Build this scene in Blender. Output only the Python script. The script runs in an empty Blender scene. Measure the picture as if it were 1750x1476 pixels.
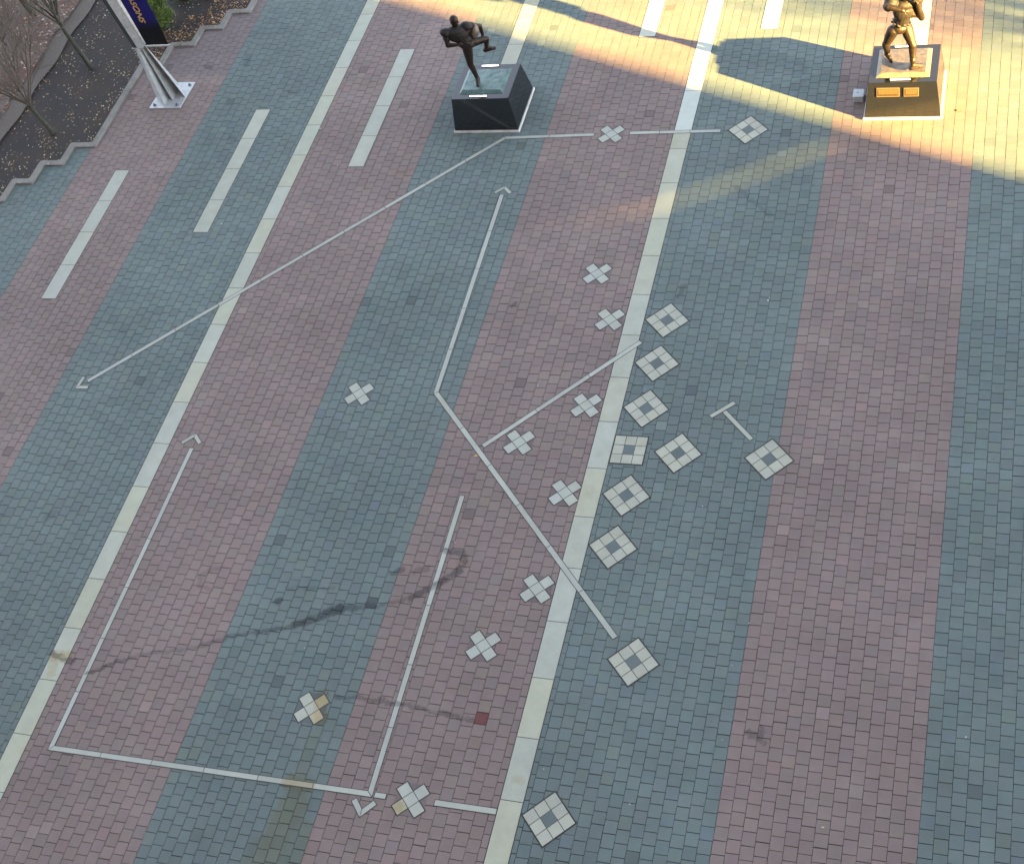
import bpy, bmesh, math, random
import numpy as np
from mathutils import Vector, Matrix, Quaternion
random.seed(7); rng = np.random.default_rng(7)
scene = bpy.context.scene
C = scene.collection

# ------------------------------------------------------------------ camera, sky, sun, exposure
cam = bpy.data.objects.new('camera', bpy.data.cameras.new('camera')); C.objects.link(cam)
cam.matrix_world = Matrix(((0.9450968, -0.0559539, 0.3219645, 0.0),
                           (0.2394280, 0.7890999, -0.5656815, 0.0),
                           (-0.2224101, 0.6117112, 0.7591727, 19.4096),
                           (0, 0, 0, 1)))
cam.data.sensor_fit = 'HORIZONTAL'; cam.data.sensor_width = 36.0
cam.data.lens = 36.0 * 2400.35 / 1750.0
cam.data.clip_start = 0.5; cam.data.clip_end = 1500
scene.camera = cam

SUN_ELEV = math.radians(12.5)
U = Vector((0.9159, -0.4014, 0.0))        # horizontal direction towards the sun
N = Vector((0.4014, 0.9159, 0.0))
to_sun = (U * math.cos(SUN_ELEV) + Vector((0, 0, math.sin(SUN_ELEV)))).normalized()
world = bpy.data.worlds.new('World'); scene.world = world; world.use_nodes = True
wn = world.node_tree.nodes; wl = world.node_tree.links
bg = wn['Background']; bg.inputs['Strength'].default_value = 0.05
sky = wn.new('ShaderNodeTexSky'); sky.sky_type = 'NISHITA'; sky.sun_disc = False
sky.sun_elevation = SUN_ELEV; sky.sun_rotation = math.atan2(U.x, U.y)
sky.air_density = 0.6; sky.dust_density = 0.3; sky.altitude = 1200; sky.ozone_density = 1.0
hs = wn.new('ShaderNodeHueSaturation'); hs.inputs['Saturation'].default_value = 0.40
wl.new(sky.outputs[0], hs.inputs['Color']); wl.new(hs.outputs[0], bg.inputs['Color'])
sun = bpy.data.objects.new('sun', bpy.data.lights.new('sun', 'SUN')); C.objects.link(sun)
sun.data.energy = 5.0; sun.data.angle = math.radians(0.5); sun.data.color = (1.0, 0.635, 0.185)
sun.rotation_euler = to_sun.to_track_quat('Z', 'Y').to_euler()
scene.view_settings.view_transform = 'Standard'; scene.view_settings.look = 'None'
scene.view_settings.exposure = 4.46; scene.view_settings.gamma = 1.0

# ------------------------------------------------------------------ helpers
def tag(o, label=None, cat=None, group=None, kind=None):
    if label: o['label'] = label
    if cat: o['category'] = cat
    if group: o['group'] = group
    if kind: o['kind'] = kind
    return o
def link_mesh(name, me, mats, parent=None, smooth=False):
    if not isinstance(mats, (list, tuple)): mats = [mats]
    for m in mats: me.materials.append(m)
    if smooth: me.polygons.foreach_set('use_smooth', [True] * len(me.polygons))
    o = bpy.data.objects.new(name, me); C.objects.link(o)
    if parent: o.parent = parent
    return o
def obj(name, bm, mats, parent=None, smooth=False):
    me = bpy.data.meshes.new(name); bm.to_mesh(me); bm.free()
    o = link_mesh(name, me, mats, parent, smooth)
    if parent: o.matrix_parent_inverse = Matrix.Translation(parent.location).inverted()
    return o
def empty(name, loc, label, cat, group=None):
    o = bpy.data.objects.new(name, None); o.location = loc; o.empty_display_size = 0.2
    C.objects.link(o); return tag(o, label, cat, group)
def box(bm, c, s, rz=0.0, mi=0):
    r = bmesh.ops.create_cube(bm, size=1.0, matrix=Matrix.Translation(c) @ Matrix.Rotation(rz, 4, 'Z') @ Matrix.Diagonal((s[0], s[1], s[2], 1)))
    for v in r['verts']:
        for f in v.link_faces: f.material_index = mi
    return r['verts']
def frustum(bm, lo, hi, z0, z1, mi=0):
    """lo/hi = (x0,x1,y0,y1)"""
    a = [bm.verts.new((lo[i], lo[j], z0)) for i, j in ((0, 2), (1, 2), (1, 3), (0, 3))]
    b = [bm.verts.new((hi[i], hi[j], z1)) for i, j in ((0, 2), (1, 2), (1, 3), (0, 3))]
    fs = [bm.faces.new(b), bm.faces.new(a[::-1])]
    for i in range(4): fs.append(bm.faces.new((a[i], a[(i + 1) % 4], b[(i + 1) % 4], b[i])))
    for f in fs: f.material_index = mi
    return fs
def prism(bm, pts, z0, z1, mi=0, ch=0.0):
    """vertical prism of an XY polygon with a small chamfer round its top"""
    P = [Vector((p[0], p[1])) for p in pts]
    if sum(P[i].x * P[(i + 1) % len(P)].y - P[(i + 1) % len(P)].x * P[i].y for i in range(len(P))) < 0: P = P[::-1]
    def off(d):
        out = []
        for i in range(len(P)):
            e0 = (P[i] - P[i - 1]).normalized(); e1 = (P[(i + 1) % len(P)] - P[i]).normalized()
            n0 = Vector((-e0.y, e0.x)); n1 = Vector((-e1.y, e1.x)); m = n0 + n1
            out.append(P[i] + m * (d / max(0.3, 1 + n0.dot(n1))))
        return out
    rings = [[bm.verts.new((q.x, q.y, z0)) for q in P], [bm.verts.new((q.x, q.y, z1 - ch)) for q in P]]
    if ch: rings.append([bm.verts.new((q.x, q.y, z1)) for q in off(ch)])
    n = len(P)
    for a, b in zip(rings, rings[1:]):
        for i in range(n): bm.faces.new((a[i], a[(i + 1) % n], b[(i + 1) % n], b[i])).material_index = mi
    bm.faces.new(rings[-1]).material_index = mi
def capsule(bm, a, b, ra, rb, seg=14):
    a = Vector(a); b = Vector(b); d = b - a; L = d.length
    q = d.to_track_quat('Z', 'Y').to_matrix().to_4x4() if L > 1e-6 else Matrix.Identity(4)
    if L > 1e-6:
        bmesh.ops.create_cone(bm, cap_ends=True, segments=seg, radius1=ra, radius2=rb, depth=L, matrix=Matrix.Translation((a + b) / 2) @ q)
    for p, r in ((a, ra), (b, rb)):
        bmesh.ops.create_uvsphere(bm, u_segments=seg, v_segments=8, radius=r, matrix=Matrix.Translation(p) @ q)
def ell(bm, c, r, rot=None):
    m = Matrix.Translation(c) @ (rot if rot else Matrix.Identity(4)) @ Matrix.Diagonal((r[0], r[1], r[2], 1))
    bmesh.ops.create_uvsphere(bm, u_segments=18, v_segments=12, radius=1.0, matrix=m)
def tube(V, F, pts, rads, seg=6):
    """append a swept tube to vertex / face lists"""
    prev = None; up = Vector((0.3, 0.5, 1)).normalized()
    for i, (p, r) in enumerate(zip(pts, rads)):
        p = Vector(p); d = (Vector(pts[min(i + 1, len(pts) - 1)]) - Vector(pts[max(i - 1, 0)])).normalized()
        x = d.cross(up); x = x.normalized() if x.length > 1e-3 else Vector((1, 0, 0)); y = d.cross(x)
        base = len(V)
        for k in range(seg):
            a = 2 * math.pi * k / seg; V.append(tuple(p + x * (math.cos(a) * r) + y * (math.sin(a) * r)))
        if prev is not None:
            for k in range(seg): F.append((prev + k, prev + (k + 1) % seg, base + (k + 1) % seg, base + k))
        prev = base
def mesh_from(name, V, F, cols=None):
    me = bpy.data.meshes.new(name); me.from_pydata(V, [], F)
    if cols is not None:
        at = me.attributes.new('tint', 'FLOAT_COLOR', 'FACE')
        at.data.foreach_set('color', np.c_[np.asarray(cols, dtype=np.float32), np.ones(len(F), dtype=np.float32)].ravel())
    return me

# ------------------------------------------------------------------ node helpers
class NT:
    def __init__(s, tree): s.t = tree; s.n = tree.nodes; s.l = tree.links
    def node(s, typ, **kw):
        n = s.n.new(typ)
        for k, v in kw.items(): setattr(n, k, v)
        return n
    def put(s, sock, v):
        if isinstance(v, bpy.types.NodeSocket): s.l.new(v, sock)
        else: sock.default_value = v
    def math(s, op, a, b=0.0, clamp=False):
        n = s.node('ShaderNodeMath', operation=op, use_clamp=clamp); s.put(n.inputs[0], a); s.put(n.inputs[1], b); return n.outputs[0]
    def vmath(s, op, a, b=None):
        n = s.node('ShaderNodeVectorMath', operation=op); s.put(n.inputs[0], a)
        if b is not None: s.put(n.inputs[1], b)
        return n
    def noise(s, vec, scale, detail=3.0, rough=0.55):
        n = s.node('ShaderNodeTexNoise'); s.put(n.inputs['Vector'], vec); n.inputs['Scale'].default_value = scale
        n.inputs['Detail'].default_value = detail; n.inputs['Roughness'].default_value = rough; return n
    def rng(s, v, a, b, c, d):
        n = s.node('ShaderNodeMapRange'); s.put(n.inputs[0], v)
        for i, q in enumerate((a, b, c, d)): n.inputs[i + 1].default_value = q
        return n.outputs[0]
    def mix(s, f, a, b, mode='MIX'):
        n = s.node('ShaderNodeMix', data_type='RGBA', blend_type=mode); s.put(n.inputs[0], f)
        s.put(n.inputs[6], a if isinstance(a, bpy.types.NodeSocket) else (*a, 1)); s.put(n.inputs[7], b if isinstance(b, bpy.types.NodeSocket) else (*b, 1))
        return n.outputs[2]
def material(name, rough=0.8, color=(.5, .5, .5), metal=0.0, spec=0.5):
    m = bpy.data.materials.new(name); m.use_nodes = True; t = NT(m.node_tree); b = m.node_tree.nodes['Principled BSDF']
    b.inputs['Base Color'].default_value = (*color, 1); b.inputs['Roughness'].default_value = rough
    b.inputs['Metallic'].default_value = metal; b.inputs['Specular IOR Level'].default_value = spec
    return m, t, b
def bump(t, b, h, strength, dist):
    n = t.node('ShaderNodeBump'); n.inputs['Strength'].default_value = strength; n.inputs['Distance'].default_value = dist
    t.put(n.inputs['Height'], h); t.l.new(n.outputs[0], b.inputs['Normal'])

# --- a group: distance to a segment -> soft mask
sg = bpy.data.node_groups.new('stroke', 'ShaderNodeTree')
for nm in ('P', 'A', 'B'): sg.interface.new_socket(nm, in_out='INPUT', socket_type='NodeSocketVector')
sg.interface.new_socket('W', in_out='INPUT', socket_type='NodeSocketFloat'); sg.interface.new_socket('S', in_out='INPUT', socket_type='NodeSocketFloat')
sg.interface.new_socket('M', in_out='OUTPUT', socket_type='NodeSocketFloat')
t = NT(sg); gi = t.node('NodeGroupInput'); go = t.node('NodeGroupOutput')
pa = t.vmath('SUBTRACT', gi.outputs['P'], gi.outputs['A']).outputs[0]; ba = t.vmath('SUBTRACT', gi.outputs['B'], gi.outputs['A']).outputs[0]
tt = t.math('DIVIDE', t.vmath('DOT_PRODUCT', pa, ba).outputs['Value'], t.math('ADD', t.vmath('DOT_PRODUCT', ba, ba).outputs['Value'], 1e-6), clamp=True)
sc = t.node('ShaderNodeVectorMath', operation='SCALE'); t.l.new(ba, sc.inputs[0]); t.l.new(tt, sc.inputs['Scale'])
dd = t.vmath('LENGTH', t.vmath('SUBTRACT', pa, sc.outputs[0]).outputs[0]).outputs['Value']
mm = t.math('SUBTRACT', 1.0, t.math('DIVIDE', dd, gi.outputs['W']), clamp=True)
mm = t.math('MULTIPLY', t.math('MULTIPLY', t.math('SUBTRACT', mm, .30), 4.0, clamp=True), gi.outputs['S']); t.l.new(mm, go.inputs['M'])

# --- stains lying on the plaza (water trail, drips, rust), in world metres
streak = [(-14.55, 8.72), (-14.1, 9.0), (-13.5, 9.25), (-12.66, 9.47), (-12.1, 9.76), (-11.69, 9.87), (-11.04, 10.08), (-10.67, 10.31), (-10.34, 10.49), (-9.73, 10.61), (-9.14, 10.82), (-8.75, 11.13), (-8.42, 11.46), (-8.36, 11.64), (-8.46, 11.81), (-8.8, 11.84)]
wid = [.06, .06, .05, .07, .06, .06, .1, .13, .07, .045, .08, .1, .05, .08, .07, .09]
dark = [(streak[i], streak[i + 1], wid[i], s) for i, s in zip(range(15), (.8, .5, .45, .5, .6, .75, 1, 1, .7, .55, .8, .8, .5, .7, .7))]
s2 = [(-9.85, 8.88), (-9.18, 8.91), (-8.56, 8.89), (-7.93, 8.82), (-7.45, 8.76)]
dark += [(s2[i], s2[i + 1], .05, .6) for i in range(4)]
cc = [(-12.9, 11.05), (-13.1, 11.0), (-13.22, 10.85), (-13.15, 10.65), (-12.9, 10.6)]
dark += [(cc[i], cc[i + 1], .06, .35) for i in range(4)]
dark += [((-15.45, 9.0), (-14.95, 8.9), .07, .8), ((-11.55, 10.5), (-11.52, 10.52), .09, .9), ((-11.45, 10.8), (-10.6, 10.85), .05, .35),
         ((-9.6, 11.3), (-9.45, 11.38), .07, .7), ((-9.2, 11.35), (-9.0, 11.45), .07, .5),
         ((-5.75, 17.9), (-5.7, 18.2), .06, .5), ((-9.0, 17.55), (-8.95, 17.62), .05, .7), ((-3.15, 9.15), (-3.0, 9.1), .09, .55), ((-3.0, 9.25), (-2.9, 9.0), .05, .5),
         ((-5.1, 20.9), (-4.3, 20.1), .07, .3), ((-4.9, 24.9), (-4.3, 24.6), .3, .25), ((-4.2, 24.0), (-3.7, 24.3), .3, .22), ((-5.3, 25.0), (-5.2, 24.9), .25, .2),
         ((-19.1, 25.3), (-18.9, 25.2), .1, .5), ((-16.95, 11.75), (-16.85, 11.9), .12, .4), ((-18.0, 25.6), (-17.95, 25.3), .14, .35), ((-17.3, 22.6), (-17.2, 22.5), .14, .3), ((-16.3, 24.2), (-16.1, 24.2), .12, .3)]
rust = [((-15.35, 8.95), (-15.15, 8.98), .16, 1.0), ((-15.3, 8.85), (-15.26, 8.6), .1, .7), ((-10.1, 8.85), (-9.98, 8.45), .17, .75),
        ((-9.98, 8.2), (-9.98, 7.3), .16, .45), ((-10.1, 7.32), (-9.85, 7.31), .22, 1.0), ((-9.95, 7.0), (-10.05, 6.2), .34, .85), ((-9.65, 6.6), (-9.7, 5.2), .24, .6), ((-10.2, 6.2), (-10.3, 5.2), .3, .6),
        ((-8.25, 7.2), (-8.2, 7.2), .1, .8), ((-6.5, 7.9), (-6.42, 7.9), .1, .5), ((-8.4, 11.62), (-8.38, 11.6), .12, .5), ((-12.65, 21.35), (-12.45, 21.4), .14, .5)]
st = bpy.data.node_groups.new('stains', 'ShaderNodeTree')
st.interface.new_socket('dark', in_out='OUTPUT', socket_type='NodeSocketFloat'); st.interface.new_socket('rust', in_out='OUTPUT', socket_type='NodeSocketFloat')
t = NT(st); go = t.node('NodeGroupOutput'); geo = t.node('ShaderNodeNewGeometry')
nz = t.noise(geo.outputs['Position'], 7.0, 6.0, 0.72)
sub = t.vmath('SUBTRACT', nz.outputs['Color'], (0.5, 0.5, 0.5)).outputs[0]
scl = t.node('ShaderNodeVectorMath', operation='SCALE'); t.l.new(sub, scl.inputs[0]); scl.inputs['Scale'].default_value = 0.28
P = t.vmath('MULTIPLY', t.vmath('ADD', geo.outputs['Position'], scl.outputs[0]).outputs[0], (1, 1, 0)).outputs[0]
for key, lst in (('dark', dark), ('rust', rust)):
    acc = None
    for a, b_, w, s in lst:
        g = t.node('ShaderNodeGroup'); g.node_tree = sg
        t.l.new(P, g.inputs['P']); g.inputs['A'].default_value = (*a, 0); g.inputs['B'].default_value = (*b_, 0)
        g.inputs['W'].default_value = w * 1.3; g.inputs['S'].default_value = s
        acc = g.outputs[0] if acc is None else t.math('MAXIMUM', acc, g.outputs[0])
    if key == 'dark': acc = t.math('MULTIPLY', acc, t.rng(t.noise(geo.outputs['Position'], 4.5, 5.0, .7).outputs['Fac'], .36, .50, .35, 1.0))
    t.l.new(acc, go.inputs[key])
def stained(t, col):
    g = t.node('ShaderNodeGroup'); g.node_tree = st
    c = t.mix(t.math('MULTIPLY', g.outputs['dark'], 0.9), col, t.mix(1.0, col, (.24, .24, .26), 'MULTIPLY'))
    return t.mix(t.math('MULTIPLY', g.outputs['rust'], 0.62), c, t.mix(1.0, c, (.86, .68, .40), 'MULTIPLY'))

# ------------------------------------------------------------------ materials
def paving_material():
    m, t, b = material('concrete pavers', 0.82, spec=0.35)
    at = t.node('ShaderNodeAttribute', attribute_name='tint'); geo = t.node('ShaderNodeNewGeometry'); p = geo.outputs['Position']
    big = t.rng(t.noise(p, 0.33, 3).outputs['Fac'], .3, .7, .87, 1.11)
    mid = t.rng(t.noise(p, 2.2, 4, .65).outputs['Fac'], .3, .7, .93, 1.07)
    fine = t.rng(t.noise(p, 190, 2, .7).outputs['Fac'], .25, .75, .86, 1.14)
    k = t.math('MULTIPLY', t.math('MULTIPLY', big, mid), fine)
    sc = t.node('ShaderNodeVectorMath', operation='SCALE'); t.l.new(at.outputs['Color'], sc.inputs[0]); t.l.new(k, sc.inputs['Scale'])
    spots = t.rng(t.noise(p, 9.0, 2, .5).outputs['Fac'], .70, .78, 0.0, .28)
    col = t.mix(spots, sc.outputs[0], (.05, .05, .055))
    t.l.new(stained(t, col), b.inputs['Base Color'])
    bump(t, b, t.noise(p, 120, 3, .7).outputs['Fac'], 0.35, 0.004)
    return m
M_paver = paving_material()
def stone_material(name):
    m, t, b = material(name, 0.75, spec=0.4)
    at = t.node('ShaderNodeAttribute', attribute_name='tint'); geo = t.node('ShaderNodeNewGeometry'); p = geo.outputs['Position']
    k = t.math('MULTIPLY', t.rng(t.noise(p, 3.0, 5, .65).outputs['Fac'], .3, .7, .90, 1.06), t.rng(t.noise(p, 140, 2, .6).outputs['Fac'], .3, .7, .94, 1.06))
    sc = t.node('ShaderNodeVectorMath', operation='SCALE'); t.l.new(at.outputs['Color'], sc.inputs[0]); t.l.new(k, sc.inputs['Scale'])
    blot = t.rng(t.noise(p, 1.3, 5, .7).outputs['Fac'], .56, .72, 0.0, .45)
    c = t.mix(blot, sc.outputs[0], t.mix(1.0, sc.outputs[0], (.90, .84, .66), 'MULTIPLY'))
    sp = t.rng(t.noise(p, 14.0, 2, .5).outputs['Fac'], .73, .79, 0.0, .5)
    c = t.mix(sp, c, (.10, .095, .08))
    t.l.new(stained(t, c), b.inputs['Base Color']); bump(t, b, t.noise(p, 90, 3, .7).outputs['Fac'], 0.25, 0.003)
    return m
M_stone = stone_material('pale cast stone')
M_joint, t, b = material('dark sand joint', 0.95, (.036, .037, .035))
M_ground, t, b = material('far paving', 0.9); p = t.node('ShaderNodeNewGeometry').outputs['Position']
t.l.new(t.mix(t.rng(t.noise(p, .4, 5).outputs['Fac'], .3, .7, 0, 1), (.11, .10, .10), (.15, .145, .14)), b.inputs['Base Color'])
M_curb, t, b = material('concrete curb', 0.85); p = t.node('ShaderNodeNewGeometry').outputs['Position']
t.l.new(t.mix(t.rng(t.noise(p, 4, 6, .7).outputs['Fac'], .3, .75, 0, 1), (.21, .21, .185), (.12, .115, .10)), b.inputs['Base Color']); bump(t, b, t.noise(p, 60, 3).outputs['Fac'], .4, .005)
M_mulch, t, b = material('dark bark mulch', 0.95); p = t.node('ShaderNodeNewGeometry').outputs['Position']
mc = t.mix(t.rng(t.noise(p, 1.2, 3).outputs['Fac'], .35, .65, 0, 1), (.012, .012, .014), (.030, .020, .014))
mc = t.mix(t.rng(t.noise(p, 38, 4, .8).outputs['Fac'], .45, .75, 0, .6), mc, (.055, .040, .030))
t.l.new(mc, b.inputs['Base Color']); bump(t, b, t.noise(p, 45, 5, .8).outputs['Fac'], 1.0, .03)
M_gravel, t, b = material('dusty gravel strip', 0.95); p = t.node('ShaderNodeNewGeometry').outputs['Position']
gc = t.mix(t.rng(t.noise(p, 30, 5, .8).outputs['Fac'], .3, .7, 0, 1), (.075, .062, .050), (.15, .13, .11))
t.l.new(gc, b.inputs['Base Color']); bump(t, b, t.noise(p, 60, 5, .8).outputs['Fac'], 1.0, .02)
M_litterbed, t, b = material('leaf covered soil', 0.95); p = t.node('ShaderNodeNewGeometry').outputs['Position']
lc = t.mix(t.rng(t.noise(p, .9, 4).outputs['Fac'], .35, .65, 0, 1), (.14, .085, .06), (.19, .15, .125))
lc = t.mix(t.rng(t.noise(p, 25, 4, .8).outputs['Fac'], .4, .7, 0, .8), lc, (.05, .035, .03))
t.l.new(lc, b.inputs['Base Color']); bump(t, b, t.noise(p, 30, 5, .8).outputs['Fac'], 1.0, .04)
def leafmat(name, rough=.7, trans=.0):
    m, t, b = material(name, rough, spec=.3); at = t.node('ShaderNodeAttribute', attribute_name='tint'); t.l.new(at.outputs['Color'], b.inputs['Base Color']); return m
M_leaf = leafmat('fallen leaves'); M_foliage = leafmat('foliage', .6)
M_bark, t, b = material('grey green bark', .95); p = t.node('ShaderNodeNewGeometry').outputs['Position']
t.l.new(t.mix(t.rng(t.noise(p, 16, 5, .7).outputs['Fac'], .35, .65, 0, 1), (.025, .030, .020), (.085, .085, .062)), b.inputs['Base Color']); bump(t, b, t.noise(p, 50, 4).outputs['Fac'], .6, .01)
M_twig, t, b = material('pale twigs', .85, (.095, .080, .062))
M_granite, t, b = material('polished black granite', .06, spec=1.0); p = t.node('ShaderNodeNewGeometry').outputs['Position']
t.l.new(t.mix(t.rng(t.noise(p, 260, 2).outputs['Fac'], .6, .75, 0, 1), (.008, .009, .011), (.05, .05, .055)), b.inputs['Base Color'])
rr = t.rng(t.noise(p, 6, 4).outputs['Fac'], .3, .7, .05, .12); t.l.new(rr, b.inputs['Roughness'])
M_slab, t, b = material('white base slab', .7); p = t.node('ShaderNodeNewGeometry').outputs['Position']
t.l.new(t.mix(t.rng(t.noise(p, 7, 5, .7).outputs['Fac'], .45, .75, 0, 1), (.62, .61, .57), (.36, .34, .30)), b.inputs['Base Color'])
M_bronze, t, b = material('brown patinated bronze', .5, metal=.5); p = t.node('ShaderNodeNewGeometry').outputs['Position']
bc = t.mix(t.rng(t.noise(p, 9, 5, .7).outputs['Fac'], .35, .7, 0, 1), (.030, .019, .011), (.014, .012, .010))
t.l.new(bc, b.inputs['Base Color']); t.l.new(t.rng(t.noise(p, 20, 4).outputs['Fac'], .3, .7, .34, .55), b.inputs['Roughness']); bump(t, b, t.noise(p, 22, 6, .7).outputs['Fac'], .5, .02)
M_jersey, t, b = material('shade darkened jersey', .6, metal=.1, spec=.3); p = t.node('ShaderNodeNewGeometry').outputs['Position']  # right statue's torso shade is put into this darker bronze
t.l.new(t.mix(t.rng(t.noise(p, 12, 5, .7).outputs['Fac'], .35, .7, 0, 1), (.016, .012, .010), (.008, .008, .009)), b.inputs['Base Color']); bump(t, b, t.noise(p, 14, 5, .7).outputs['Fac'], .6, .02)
M_ball, t, b = material('sky pale bronze ball', .45, (.15, .125, .10), .5)  # paler than the figure: sky reflection put into the colour
def baseplate(name, c1, c2, ns=14):
    m, t, b = material(name, .40, metal=.45); p = t.node('ShaderNodeNewGeometry').outputs['Position']
    t.l.new(t.mix(t.rng(t.noise(p, ns, 8, .85).outputs['Fac'], .38, .64, 0, 1), c1, c2), b.inputs['Base Color']); bump(t, b, t.noise(p, 30, 5, .8).outputs['Fac'], .7, .02); return m
M_plate_green = baseplate('green patina plate', (.105, .17, .155), (.025, .062, .065), 4.5); M_plate_brown = baseplate('brown cast plate', (.22, .18, .13), (.06, .05, .04))
M_plaque, t, b = material('brass plaque', .4, (.42, .27, .10), .7); p = t.node('ShaderNodeNewGeometry').outputs['Position']
t.l.new(t.mix(t.rng(t.noise(p, 30, 3).outputs['Fac'], .35, .7, 0, 1), (.12, .082, .038), (.075, .052, .025)), b.inputs['Base Color'])
M_plaque_rim, t, b = material('bright brass rim', .35, (.28, .20, .11), .5)
M_steel, t, b = material('galvanised steel', .38, metal=.25); p = t.node('ShaderNodeNewGeometry').outputs['Position']
t.l.new(t.mix(t.rng(t.noise(p, 8, 5, .7).outputs['Fac'], .35, .7, 0, 1), (.50, .53, .52), (.34, .37, .38)), b.inputs['Base Color'])
M_recess_shade, t, b = material('dark mast channel', .6, (.05, .065, .07), .2)  # flat dark strip painted for the shade inside the mast's recess
M_bolt, t, b = material('zinc bolts', .4, (.20, .24, .30), .6)
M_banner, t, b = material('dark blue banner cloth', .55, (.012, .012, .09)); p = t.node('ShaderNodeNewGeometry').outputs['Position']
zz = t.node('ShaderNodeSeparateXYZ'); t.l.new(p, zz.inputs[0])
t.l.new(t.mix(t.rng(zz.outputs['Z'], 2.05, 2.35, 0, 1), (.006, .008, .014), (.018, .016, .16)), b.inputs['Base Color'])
M_gold, t, b = material('gold lettering', .4, (.62, .40, .10), .2)
M_lamp, t, b = material('lit strip lamp', .4, (.85, .85, .9)); b.inputs['Emission Color'].default_value = (.92, .92, 1, 1); b.inputs['Emission Strength'].default_value = .45
M_lampbody, t, b = material('lamp casing', .5, (.05, .05, .055), .5)
M_boxm, t, b = material('painted grey metal box', .5, (.42, .46, .48), .1)
M_wall, t, b = material('precast wall', .8); p = t.node('ShaderNodeNewGeometry').outputs['Position']
t.l.new(t.mix(t.rng(t.noise(p, .5, 5).outputs['Fac'], .3, .7, 0, 1), (.26, .17, .13), (.33, .24, .19)), b.inputs['Base Color'])
M_glass, t, b = material('dark window glass', .08, (.03, .04, .05))

# ------------------------------------------------------------------ ground sheet and plaza paving
bm = bmesh.new(); S = 900
bm.faces.new([bm.verts.new(v) for v in ((-S, -S, -.03), (S, -S, -.03), (S, S, -.03), (-S, S, -.03))])
tag(obj('ground', bm, M_ground), kind='structure')
bm = bmesh.new(); bm.faces.new([bm.verts.new(v) for v in ((-34, -8, -.012), (14, -8, -.012), (14, 44, -.012), (-34, 44, -.012))])
tag(obj('paving_bed', bm, M_joint), kind='structure')

RED = np.array((.181, .143, .131)); GREY = np.array((.112, .145, .138))
def columns(x_from, x_to, w):
    """edges walking from x_from to x_to in steps of w, the last one cut"""
    e = [x_from]; s = 1 if x_to > x_from else -1
    while abs(x_to - e[-1]) > w * 1.12: e.append(e[-1] + s * w)
    e.append(x_to); return [(min(a, b), max(a, b)) for a, b in zip(e, e[1:])]
zones = []
def zone(a, b, w, col): zones.extend([(c, col) for c in columns(a, b, w)])
zone(-0.625, 14.0, .2, 'g')
zone(-3.418, -0.625, .1995, 'r')
zone(-3.418, -6.305, .2, 'g')
zone(-9.502, -6.672, .2085, 'r')
zone(-9.502, -12.253, .1965, 'g')
zone(-12.253, -15.082, .2085, 'r')
zone(-18.347, -15.45, .2, 'g')
zone(-18.347, -21.02, .191, 'r')
zone(-21.02, -24.5, .2, 'g')
PITCH = .2083; GAP = .0056; CH = .0025; DEP = .010
q = []; cols = []
red_special = [(-7.28, 8.78)]; dk_special = [(-9.83, 10.74), (-3.45, 14.2)]
bands_x = []
for ci, ((xa, xb), col) in enumerate(zones):
    Y0, Y1 = (-8, 40) if xa > -25 else (0, 40)
    ys = np.arange(Y0, Y1, PITCH) + (PITCH / 2 if ci % 2 else 0) + rng.normal(0, .020)
    ys = ys + rng.normal(0, .0035, len(ys)); n = len(ys) - 1
    base = RED if col == 'r' else GREY
    k = np.clip(rng.normal(1, .034, n), .88, 1.12)[:, None]
    c = base * k * (1 + rng.normal(0, .012, (n, 3)))
    odd = rng.random(n)
    if col == 'r':
        c[odd < .07] = c[odd < .07] * (.94, .98, 1.0); c[(odd > .07) & (odd < .11)] *= (1.04, .985, .985); c[(odd > .11) & (odd < .14)] *= (1.0, 1.02, .97)
    else:
        c[odd < .06] = c[odd < .06] * (.90, .92, .93); c[(odd > .06) & (odd < .12)] *= (1.02, 1.02, .96); c[(odd > .12) & (odd < .17)] *= (.96, .98, 1.03)
    xm = (xa + xb) / 2; ym = (ys[:-1] + ys[1:]) / 2
    for sx, sy in dk_special:
        if xa <= sx < xb: c[np.argmin(abs(ym - sy))] = (.06, .075, .078)
    for sx, sy in red_special:
        if xa <= sx < xb: c[np.argmin(abs(ym - sy))] = (.115, .042, .040)
    # paving near the planter reads greyer and dirtier
    if -21 < xm < -18.3: c[(ym > 25)] = c[(ym > 25)] * .5 + np.array((.13, .115, .12)) * .5
    for j in range(n): q.append((xa + GAP * .27, xb - GAP * .27, ys[j] + GAP / 2, ys[j + 1] - GAP / 2))
    cols.append(c)
q = np.array(q); cols = np.concatenate(cols); n = len(q)
q = q + rng.normal(0, .0012, q.shape) * np.array((.7, .7, 1, 1)); rot = rng.normal(0, .007, n); rare = rng.random(n); cols[rare < .004] *= .72; cols[(rare > .004) & (rare < .007)] *= 1.22
h = rng.normal(0, .0005, n); tx = rng.normal(0, .0022, n); ty = rng.normal(0, .0022, n)
V = np.zeros((n, 8, 3)); xs = np.array([0, 1, 1, 0]); ysn = np.array([2, 2, 3, 3])
for k in range(4):
    sx = (1 if xs[k] == 0 else -1); sy = (1 if ysn[k] == 2 else -1)
    V[:, k, 0] = q[:, xs[k]]; V[:, k, 1] = q[:, ysn[k]]; V[:, k, 2] = -DEP
    V[:, 4 + k, 0] = q[:, xs[k]] + CH * sx; V[:, 4 + k, 1] = q[:, ysn[k]] + CH * sy
    V[:, 4 + k, 2] = h - sx * tx * .1 - sy * ty * .1
F = np.array([(4, 5, 6, 7), (0, 1, 5, 4), (1, 2, 6, 5), (2, 3, 7, 6), (3, 0, 4, 7)])
FA = (F[None] + (np.arange(n) * 8)[:, None, None]).reshape(-1)
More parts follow.
